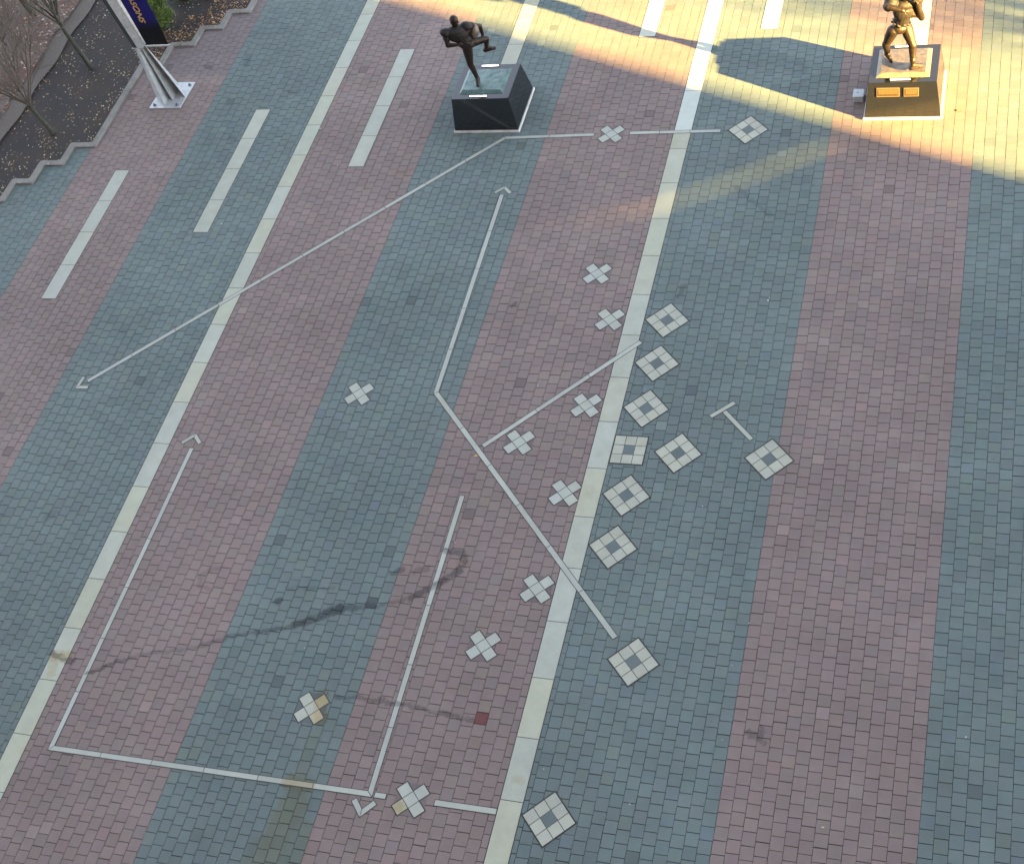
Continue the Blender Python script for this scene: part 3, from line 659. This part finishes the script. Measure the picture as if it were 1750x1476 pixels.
# small electric box on the paving
root = empty('electric_box', (-2.94, 23.56, 0), 'small grey electric box on the paving left of the sunlit pedestal', 'electric box')
bm = bmesh.new(); box(bm, (-2.955, 23.55, .07), (.20, .24, .14)); bmesh.ops.bevel(bm, geom=bm.edges[:], offset=.006, segments=1, affect='EDGES'); obj('case', bm, M_boxm, root)
bm = bmesh.new(); box(bm, (-2.955, 23.55, .149), (.215, .255, .014)); bmesh.ops.bevel(bm, geom=bm.edges[:], offset=.004, segments=1, affect='EDGES'); obj('lid', bm, M_boxm, root)
bm = bmesh.new(); box(bm, (-2.97, 23.56, .1585), (.045, .012, .004)); obj('latch', bm, M_lampbody, root)

# ------------------------------------------------------------------ bronze statues
def remeshed(name, bm, vox, mats, parent, smooth_it=3):
    me = bpy.data.meshes.new(name + '_raw'); bm.to_mesh(me); bm.free(); tmp = bpy.data.objects.new('tmp', me); C.objects.link(tmp)
    md = tmp.modifiers.new('r', 'REMESH'); md.mode = 'VOXEL'; md.voxel_size = vox; md.use_smooth_shade = True
    sm = tmp.modifiers.new('s', 'SMOOTH'); sm.iterations = smooth_it; sm.factor = .5
    dg = bpy.context.evaluated_depsgraph_get(); dg.update(); out = bpy.data.meshes.new_from_object(tmp.evaluated_get(dg)); out.name = name
    bpy.data.objects.remove(tmp); bpy.data.meshes.remove(me); out.materials.clear()
    o = link_mesh(name, out, mats, parent, True); o.matrix_parent_inverse = Matrix.Translation(parent.location).inverted(); return o
def limb(bm, *joints):
    for (a, ra), (b_, rb) in zip(joints, joints[1:]): capsule(bm, a, b_, ra, rb)
def hand(bm, wrist, direc, palm_n, curl=.5, s=1.0):
    """palm, four unequal fingers bent at the knuckles and a thumb from the side of the palm"""
    d = Vector(direc).normalized(); n_ = Vector(palm_n); n_ = (n_ - d * n_.dot(d)).normalized(); side = d.cross(n_)
    w = Vector(wrist); rot = Matrix((side, d, n_)).transposed().to_4x4()
    ell(bm, w + d * .052 * s, (.042 * s, .055 * s, .020 * s), rot)
    for k, L in enumerate((.068, .078, .072, .056)):
        root = w + d * .095 * s + side * (-.030 + .020 * k) * s
        d1 = (d * math.cos(curl) + n_ * math.sin(curl)); d2 = (d * math.cos(curl * 2.3) + n_ * math.sin(curl * 2.3))
        m1 = root + d1 * L * .55 * s; capsule(bm, root, m1, .0105 * s, .0095 * s, 8); capsule(bm, m1, m1 + d2 * L * .5 * s, .0095 * s, .008 * s, 8)
    r0 = w + d * .035 * s - side * .036 * s; t1 = r0 + (d * .6 - side * .8 + n_ * .3).normalized() * .042 * s
    capsule(bm, r0, t1, .013 * s, .011 * s, 8); capsule(bm, t1, t1 + (d * .9 - side * .1 + n_ * .45).normalized() * .034 * s, .011 * s, .009 * s, 8)
def head_shape(bm, c, face, up, s=1.0, helmet=False):
    f = Vector(face).normalized(); u_ = Vector(up); u_ = (u_ - f * u_.dot(f)).normalized(); r = f.cross(u_)
    rot = Matrix((r, f, u_)).transposed().to_4x4(); c = Vector(c)
    ell(bm, c + u_ * .015, (.080 * s, .098 * s, .100 * s), rot)                 # skull
    ell(bm, c + f * .030 - u_ * .055, (.060 * s, .066 * s, .068 * s), rot)      # jaw
    capsule(bm, c + f * .088 + u_ * .004, c + f * .112 - u_ * .030, .010, .015, 8)  # nose
    ell(bm, c + f * .086 - u_ * .068, (.024, .014, .007), rot)                  # lips
    ell(bm, c + f * .075 - u_ * .100, (.030, .022, .020), rot)                  # chin
    for q_ in (-1, 1):
        ell(bm, c + r * .082 * q_ - u_ * .008 - f * .005, (.012, .024, .034), rot)  # ears
        ell(bm, c + f * .082 + r * .032 * q_ + u_ * .024, (.024, .016, .009), rot)  # brow
        ell(bm, c + f * .080 + r * .032 * q_ + u_ * .002, (.014, .012, .009), rot)  # eyes
    ell(bm, c + u_ * .040 - f * .022, (.089, .098, .088), rot)                  # cap of hair
def shoe(bm, ankle, toe, s=1.22):
    a = Vector(ankle); t_ = Vector(toe); d = (t_ - a); d.z = min(d.z, 0); dn = d.normalized()
    heel = a - Vector((dn.x, dn.y, 0)) * .045 + Vector((0, 0, -.055))
    capsule(bm, a, heel, .045 * s, .042 * s); capsule(bm, heel, t_, .040 * s, .032 * s); capsule(bm, a, a.lerp(t_, .6), .042 * s, .034 * s)
def base_plate(parent, x0, x1, y0, y1, z0, z1, ins, mat):
    bm = bmesh.new(); frustum(bm, (x0, x1, y0, y1), (x0 + ins, x1 - ins, y0 + ins * .8, y1 - ins), z0, z1)
    bmesh.ops.subdivide_edges(bm, edges=bm.edges[:], cuts=6, use_grid_fill=True)
    for v in bm.verts:
        if v.co.z > z1 - .001: v.co.z += random.uniform(-.003, .004)
    obj('base_plate', bm, mat, parent)

# statue one: stands on one leg, the other knee raised, a ball held before the chest
s1 = empty('bronze_statue', (-11.04, 23.25, PH), 'dark bronze football player on one leg, other knee raised, in shade', 'statue', 'bronze player statues')
base_plate(s1, -11.42, -10.40, 22.965, 23.80, PH + .001, .885, .085, M_plate_green)
bm = bmesh.new(); V3 = Vector
pel, waist, chest = V3((-11.045, 23.30, 1.90)), V3((-11.075, 23.28, 2.03)), V3((-11.15, 23.225, 2.22))
neck, head1 = V3((-11.13, 23.235, 2.40)), V3((-11.148, 23.225, 2.535))
shl, shr = V3((-11.35, 23.11, 2.345)), V3((-10.965, 23.345, 2.315))
ax1 = (shr - shl).normalized(); up1 = (neck - pel).normalized(); fw1 = up1.cross(ax1)   # (points away from the viewer)
rot1 = Matrix((ax1, fw1, up1)).transposed().to_4x4()
ell(bm, pel, (.175, .14, .13), rot1); ell(bm, waist, (.175, .14, .16), rot1); ell(bm, chest, (.235, .165, .21), rot1); capsule(bm, pel, chest, .135, .16)
ell(bm, chest + up1 * .085, (.24, .15, .115), rot1)
capsule(bm, chest + up1 * .1, neck, .085, .060); capsule(bm, neck, head1, .060, .055)
head_shape(bm, head1, (.72, -.35, -.42), (.1, .2, 1))
for s_ in (shl, shr): ell(bm, s_, (.118, .115, .10), rot1)
elbl, hndl = V3((-11.36, 23.03, 2.075)), V3((-11.175, 23.06, 2.055))
limb(bm, (shl, .072), (elbl, .052), (hndl, .036)); hand(bm, hndl, (.85, .25, .2), (.1, .5, -1), .7)
elbr, hndr = V3((-10.775, 23.60, 2.12)), V3((-10.755, 23.58, 1.90))
limb(bm, (shr, .074), (V3((-10.88, 23.48, 2.22)), .066), (elbr, .052), (hndr, .034)); hand(bm, hndr, (-.45, -.30, -.8), (-.7, .3, .3), .8)
hip, kn, an, to_ = V3((-11.05, 23.28, 1.85)), V3((-11.065, 23.215, 1.42)), V3((-11.035, 23.285, 1.00)), V3((-11.0, 23.13, .925))
limb(bm, (hip, .118), (hip.lerp(kn, .5), .098), (kn, .070)); limb(bm, (kn, .070), (kn.lerp(an, .35) + V3((0, .02, 0)), .066), (an, .042)); shoe(bm, an, to_)
hip2, kn2, an2, to2 = V3((-10.97, 23.37, 1.88)), V3((-10.70, 23.57, 1.81)), V3((-10.745, 23.56, 1.59)), V3((-10.60, 23.63, 1.515))
limb(bm, (hip2, .115), (hip2.lerp(kn2, .5), .092), (kn2, .068)); limb(bm, (kn2, .066), (kn2.lerp(an2, .4), .060), (an2, .042)); shoe(bm, an2, to2)
# trouser folds and shirt hem
for k in range(5): a = k * 1.25; ell(bm, pel + up1 * (.10 + .008 * k) + ax1 * .14 * math.cos(a) + fw1 * .10 * math.sin(a), (.05, .04, .014), rot1)
remeshed('figure', bm, .0095, M_bronze, s1, 2)
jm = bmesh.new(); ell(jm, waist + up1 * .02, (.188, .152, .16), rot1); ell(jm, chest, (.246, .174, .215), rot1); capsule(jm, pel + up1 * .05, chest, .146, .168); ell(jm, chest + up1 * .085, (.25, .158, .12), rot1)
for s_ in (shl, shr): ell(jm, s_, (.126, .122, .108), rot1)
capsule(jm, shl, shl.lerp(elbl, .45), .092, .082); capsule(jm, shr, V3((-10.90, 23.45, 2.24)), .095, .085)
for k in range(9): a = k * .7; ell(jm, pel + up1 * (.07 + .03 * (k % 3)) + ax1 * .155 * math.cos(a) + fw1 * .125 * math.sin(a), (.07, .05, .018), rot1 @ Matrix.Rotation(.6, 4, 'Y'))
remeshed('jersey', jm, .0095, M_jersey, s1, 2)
bm = bmesh.new(); rb = Matrix.Rotation(math.radians(12), 4, 'Y') @ Matrix.Rotation(math.radians(-20), 4, 'X')
bmesh.ops.create_uvsphere(bm, u_segments=24, v_segments=20, radius=1, matrix=Matrix.Identity(4))
for v in bm.verts: zc = v.co.z; k = (1 - abs(zc) ** 2.2) ** .62 if abs(zc) < 1 else 0; rr_ = math.hypot(v.co.x, v.co.y); f_ = (k / rr_) if rr_ > 1e-6 else 0; v.co.x *= f_; v.co.y *= f_
for k in range(-3, 4): box(bm, (0, -1.0, k * .09), (.35, .10, .03))
bmesh.ops.transform(bm, matrix=Matrix.Translation((-10.865, 23.44, 2.105)) @ rb @ Matrix.Diagonal((.108, .105, .165, 1)), verts=bm.verts[:])
obj('football', bm, M_ball, s1, True)

# statue two: wide stance, chest out, elbow drawn back, top cut by the photo
s2 = empty('bronze_statue', (-2.05, 23.5, PH), 'sunlit bronze player in a wide stance with bent elbow, head cut by the photo top', 'statue', 'bronze player statues')
base_plate(s2, -2.56, -1.525, 23.17, 24.06, PH + .001, .895, .085, M_plate_brown)
bm = bmesh.new()
pel, waist, chest = V3((-2.11, 23.46, 1.80)), V3((-2.075, 23.47, 1.95)), V3((-2.02, 23.45, 2.20))
neck, hd = V3((-2.005, 23.45, 2.56)), V3((-2.00, 23.41, 2.72))
sa, sb = V3((-2.25, 23.36, 2.46)), V3((-1.79, 23.56, 2.38))
ax = (sb - sa).normalized(); up_ = (neck - pel).normalized(); fw = ax.cross(up_); rot2 = Matrix((ax, fw, up_)).transposed().to_4x4()
ell(bm, pel, (.168, .135, .13), rot2); ell(bm, waist, (.15, .118, .15), rot2); ell(bm, chest, (.205, .145, .21), rot2); ell(bm, chest + up_ * .15, (.215, .125, .11), rot2)
capsule(bm, chest + up_ * .15, neck, .10, .075); capsule(bm, neck, hd, .072, .06); head_shape(bm, hd, (-.45, -.85, -.1), (0, 0, 1), 1.05)
for s_ in (sa, sb): ell(bm, s_, (.12, .11, .11), rot2)
eb, hb = V3((-1.70, 23.50, 1.98)), V3((-1.775, 23.36, 2.42))
limb(bm, (sb, .095), (V3((-1.80, 23.53, 2.15)), .085), (eb, .062)); limb(bm, (eb, .062), (eb.lerp(hb, .35), .062), (hb, .04)); hand(bm, hb, (-.3, -.2, .9), (-.8, -.3, 0), .8)
capsule(bm, chest - up_ * .05 + ax * .12, V3((-1.80, 23.51, 2.07)), .13, .08)
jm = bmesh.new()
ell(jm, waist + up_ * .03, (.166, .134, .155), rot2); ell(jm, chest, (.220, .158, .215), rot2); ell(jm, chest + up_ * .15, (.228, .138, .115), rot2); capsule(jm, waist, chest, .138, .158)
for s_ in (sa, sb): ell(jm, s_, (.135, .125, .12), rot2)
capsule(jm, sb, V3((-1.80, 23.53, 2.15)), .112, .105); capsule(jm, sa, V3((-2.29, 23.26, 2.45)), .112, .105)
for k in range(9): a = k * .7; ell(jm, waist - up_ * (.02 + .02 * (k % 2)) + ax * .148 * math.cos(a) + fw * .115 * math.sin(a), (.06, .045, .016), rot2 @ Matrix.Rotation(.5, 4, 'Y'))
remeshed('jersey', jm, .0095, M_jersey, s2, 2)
ea, ha = V3((-2.30, 23.17, 2.50)), V3((-2.02, 23.12, 2.44))
limb(bm, (sa, .092), (V3((-2.29, 23.26, 2.45)), .085), (ea, .062)); limb(bm, (ea, .062), (ea.lerp(ha, .35), .060), (ha, .04)); hand(bm, ha, (.9, .1, -.1), (0, .6, -.8), .7)
hA, kA, aA, tA = V3((-2.235, 23.42, 1.76)), V3((-2.365, 23.42, 1.45)), V3((-2.375, 23.70, 1.02)), V3((-2.29, 23.55, .935))
limb(bm, (hA, .122), (hA.lerp(kA, .5), .103), (kA, .074)); limb(bm, (kA, .078), (kA.lerp(aA, .35), .074), (aA, .046)); shoe(bm, aA, tA)
hB, kB, aB, tB = V3((-1.985, 23.49, 1.76)), V3((-1.865, 23.37, 1.45)), V3((-1.850, 23.285, 1.03)), V3((-1.70, 23.395, .935))
limb(bm, (hB, .122), (hB.lerp(kB, .5), .105), (kB, .076)); limb(bm, (kB, .080), (kB.lerp(aB, .35) + V3((0, .02, 0)), .075), (aB, .046)); shoe(bm, aB, tB)
for k in range(7):   # waist band and shirt creases
    a = -2.6 + k * .75; ell(bm, waist - up_ * .05 + ax * .165 * math.cos(a) + fw * .125 * math.sin(a), (.045, .04, .014), rot2)
    ell(bm, waist + up_ * (.01 + .015 * (k % 3)) + ax * .16 * math.cos(a) - fw * .12 * abs(math.sin(a)), (.05, .03, .010), rot2 @ Matrix.Rotation(.6, 4, 'Y'))
capsule(bm, pel + fw * -.12 + ax * .0 + up_ * .1, pel + fw * -.13 - up_ * .07, .012, .012, 8)
for (a_, b_, t0, r_k) in ((hA, kA, .93, .086), (hB, kB, .93, .088)):     # trouser hems above the knee, socks
    capsule(bm, a_.lerp(b_, t0), a_.lerp(b_, t0 + .07), r_k, r_k)
capsule(bm, kA.lerp(aA, .72), kA.lerp(aA, .78), .064, .064); capsule(bm, kB.lerp(aB, .72), kB.lerp(aB, .78), .064, .064)
remeshed('figure', bm, .0095, M_bronze, s2, 2)

# ------------------------------------------------------------------ flag mast with flared folded foot, banner
root = empty('banner_mast', (-19.55, 24.15, 0), 'galvanised steel mast with flared folded foot on a bolted plate', 'mast')
PL = [(-20.02, 23.70), (-19.14, 23.69), (-19.12, 24.66), (-19.98, 24.66)]
bm = bmesh.new(); prism(bm, PL, .003, .026, 0, .003); obj('foot_plate', bm, M_steel, root)
for x, y in ((-19.90, 23.80), (-19.26, 23.79), (-19.22, 24.54), (-19.88, 24.55)):
    bm = bmesh.new(); bmesh.ops.create_cone(bm, cap_ends=True, segments=18, radius1=.048, radius2=.048, depth=.008, matrix=Matrix.Translation((x, y, .030)))
    bmesh.ops.create_cone(bm, cap_ends=True, segments=6, radius1=.032, radius2=.032, depth=.03, matrix=Matrix.Translation((x, y, .048)))
    bmesh.ops.create_cone(bm, cap_ends=True, segments=10, radius1=.014, radius2=.012, depth=.03, matrix=Matrix.Translation((x, y, .075))); obj('bolt', bm, M_bolt, root)
def folded(bm, lo, hi, z0, z1, th=.012):
    """loft between two polylines of XY points, given thickness"""
    for (a0, a1), (b0, b1) in zip(zip(lo, lo[1:]), zip(hi, hi[1:])):
        A0, A1 = V3((*a0, z0)), V3((*a1, z0)); B0, B1 = V3((*b0, z1)), V3((*b1, z1)); nrm = (A1 - A0).cross(B0 - A0).normalized() * th
        vs = [bm.verts.new(v) for v in (A0, A1, B1, B0, A0 + nrm, A1 + nrm, B1 + nrm, B0 + nrm)]
        for f in ((0, 1, 2, 3), (7, 6, 5, 4), (0, 4, 5, 1), (1, 5, 6, 2), (2, 6, 7, 3), (3, 7, 4, 0)): bm.faces.new([vs[i] for i in f])
    bmesh.ops.recalc_face_normals(bm, faces=bm.faces[:])
lo = [(-19.98, 24.12), (-19.60, 23.76), (-19.63, 24.40), (-19.47, 23.98), (-19.47, 24.50), (-19.17, 24.10)]
mid = [(-19.82, 24.06), (-19.67, 23.92), (-19.68, 24.10), (-19.62, 24.01), (-19.60, 24.12), (-19.50, 24.03)]
bm = bmesh.new(); folded(bm, lo, mid, .027, 1.62); obj('flared_foot', bm, M_steel, root)
bm = bmesh.new(); box(bm, (-19.67, 24.03, 1.62), (.30, .20, .012)); obj('collar', bm, M_steel, root)
def prof(cx_, cy_, s, pts): return [(cx_ + a * s, cy_ + b_ * s) for a, b_ in pts]
pr = [(-.155, .03), (-.115, -.07)], [(-.01, -.07), (.15, .0), (.15, .10)], [(-.118, -.060), (-.008, -.060)]
bm = bmesh.new()
for q_ in pr[:2]: folded(bm, prof(-19.67, 24.03, 1.0, q_), prof(-20.28, 24.03, 1.5, q_), 1.628, 7.0)
obj('mast', bm, M_steel, root)
bm = bmesh.new(); folded(bm, prof(-19.67, 24.03, 1.0, pr[2]), prof(-20.28, 24.03, 1.5, pr[2]), 1.628, 7.0, .02); obj('recess_shade', bm, M_recess_shade, root)
for z in (1.56, 6.6):
    V = []; F = []; tube(V, F, [(-19.62 - .1 * (z - 1.6), 24.09, z), (-18.86, 24.09, z)], [.022, .022], 10); o = link_mesh('banner_arm', mesh_from('banner_arm', V, F), M_steel, root, True); o.matrix_parent_inverse = Matrix.Translation(root.location).inverted()
ban = empty('banner', (-19.2, 24.1, 1.6), 'dark blue banner with gold vertical capital letters beside the steel mast', 'banner')
bm = bmesh.new(); NX, NZ = 8, 40; g_ = [[bm.verts.new((-19.50 + .60 * i / NX - (.0 if i else .06 * j / NZ * 5), 24.09 + .012 * math.sin(j * .5 + i * .7) * (i / NX), 1.60 + 5.0 * j / NZ)) for i in range(NX + 1)] for j in range(NZ + 1)]
for j in range(NZ):
    for i in range(NX): bm.faces.new((g_[j][i], g_[j][i + 1], g_[j + 1][i + 1], g_[j + 1][i]))
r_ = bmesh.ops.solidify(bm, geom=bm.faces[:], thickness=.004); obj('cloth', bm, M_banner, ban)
# letters run down the banner, turned a quarter clockwise
cu = bpy.data.curves.new('lettering', 'FONT'); cu.body = 'SEASONS'; cu.size = .215; cu.extrude = .003; cu.offset = .0035; cu.shear = .28; cu.space_character = 1.02
tmp = bpy.data.objects.new('tmp', cu); C.objects.link(tmp); dg = bpy.context.evaluated_depsgraph_get(); dg.update()
lm = bpy.data.meshes.new_from_object(tmp.evaluated_get(dg)); bpy.data.objects.remove(tmp); xs_ = [v.co.x for v in lm.vertices]; xmax = max(xs_); xmin = min(xs_)
for v in lm.vertices:
    x, y, z = v.co; u_ = (x - xmin) * (0.98 / (xmax - xmin)); v.co = (-19.335 + y * .95, 24.066 - z, 2.225 + .98 - u_)
o = link_mesh('lettering', lm, M_gold, ban); o.matrix_parent_inverse = Matrix.Translation(ban.location).inverted()

# ------------------------------------------------------------------ what casts the shade: a tall brick building east of the plaza (outside the picture)
def UN(u, n, z): p = U * u + N * n; return (p.x, p.y, z)
TE = math.tan(SUN_ELEV)
bld = empty('stadium_building', UN(62, -10, 0), 'tall brick stadium side wall casting its shade over the plaza', 'building')
NE = 19.56; UF, UB = 58.0, 60.0
def ubox(bm, u0, u1, n0, n1, z0, z1):
    vs = [bm.verts.new(UN(u, n, z)) for z in (z0, z1) for (u, n) in ((u0, n0), (u1, n0), (u1, n1), (u0, n1))]
    for f in ((3, 2, 1, 0), (4, 5, 6, 7), (0, 1, 5, 4), (1, 2, 6, 5), (2, 3, 7, 6), (3, 0, 4, 7)): bm.faces.new([vs[i] for i in f])
bm = bmesh.new()
w0, w1 = 14.75, 17.25  # opening shaped into the wall to pass sun to the slit panel
ubox(bm, UF, UB, -90, NE, 0, w0); ubox(bm, UF, UB, -90, NE, w1, 34); ubox(bm, UF, UB, -90, 13.6, w0, w1); ubox(bm, UF, UB, 18.95, NE, w0, w1)
box(bm, (-17, -8.0, 22), (96, 3.0, 44)); box(bm, (15.5, -2.0, 15), (18, 8.99, 30))  # unseen south wall and wing, added to block sky light
bmesh.ops.recalc_face_normals(bm, faces=bm.faces[:]); obj('wall', bm, M_wall, bld)
for k in range(14):
    for z in (4, 10, 20.5, 26.5):
        bm = bmesh.new(); ubox(bm, UF - .04, UF - .01, -82 + 6.5 * k, -82 + 6.5 * k + 3.6, z, z + 2.6); obj('window', bm, M_glass, bld)
# added panel shaping a sun streak through its slanted slit (outside the picture, right)
UG = 9.0
slit_panel = empty('sun_slit_panel', UN(UG, 16.3, 0), 'unseen added panel with a slanted slit shaping a sun streak', 'light blocker')
top_e = [(-12.24, 19.31), (-13.31, 17.73), (-14.13, 16.56), (-15.95, 14.5)]; lo_e = [(-11.28, 19.35), (-11.95, 18.35), (-12.85, 17.15), (-13.66, 16.2), (-15.75, 14.4)]
def slit(lst, n):
    lst = sorted(lst, key=lambda q_: q_[1]); return float(np.interp(n, [q_[1] for q_ in lst], [(UG - q_[0]) * TE for q_ in lst]))
bm = bmesh.new(); ns = np.linspace(13.0, 19.42, 22)
for a, b_ in zip(ns, ns[1:]):
    for lo_f, hi_f in ((lambda n: 2.7, lambda n: (.57 * slit(lo_e, n) + .43 * slit(top_e, n)) if n > 14.3 else 4.9), (lambda n: (.42 * slit(lo_e, n) + .58 * slit(top_e, n)) if n > 14.3 else 4.9, lambda n: 7.2)):
        vs = [bm.verts.new(UN(u, n, z)) for u in (UG, UG + .05) for (n, z) in ((a, lo_f(a)), (b_, lo_f(b_)), (b_, hi_f(b_)), (a, hi_f(a)))]
        for f in ((0, 1, 2, 3), (7, 6, 5, 4), (0, 4, 5, 1), (1, 5, 6, 2), (2, 6, 7, 3), (3, 7, 4, 0)): bm.faces.new([vs[i] for i in f])
bmesh.ops.recalc_face_normals(bm, faces=bm.faces[:]); obj('panel', bm, M_boxm, slit_panel)
for n_ in (13.1, 19.3):
    bm = bmesh.new(); ubox(bm, UG + .06, UG + .16, n_ - .05, n_ + .05, 0, 7.2); obj('post', bm, M_steel, slit_panel)
# a leafless tree outside the picture whose twigs dapple the sunlit corner
tp = UN(17, 25.2, 0)
twig_tree('street_tree', (tp[0], tp[1]), (tp[0], tp[1], 3.2), 'bare street tree standing beyond the right photo edge', seed=9, top=8.2, spread=.9, r0=.12, n1=10)
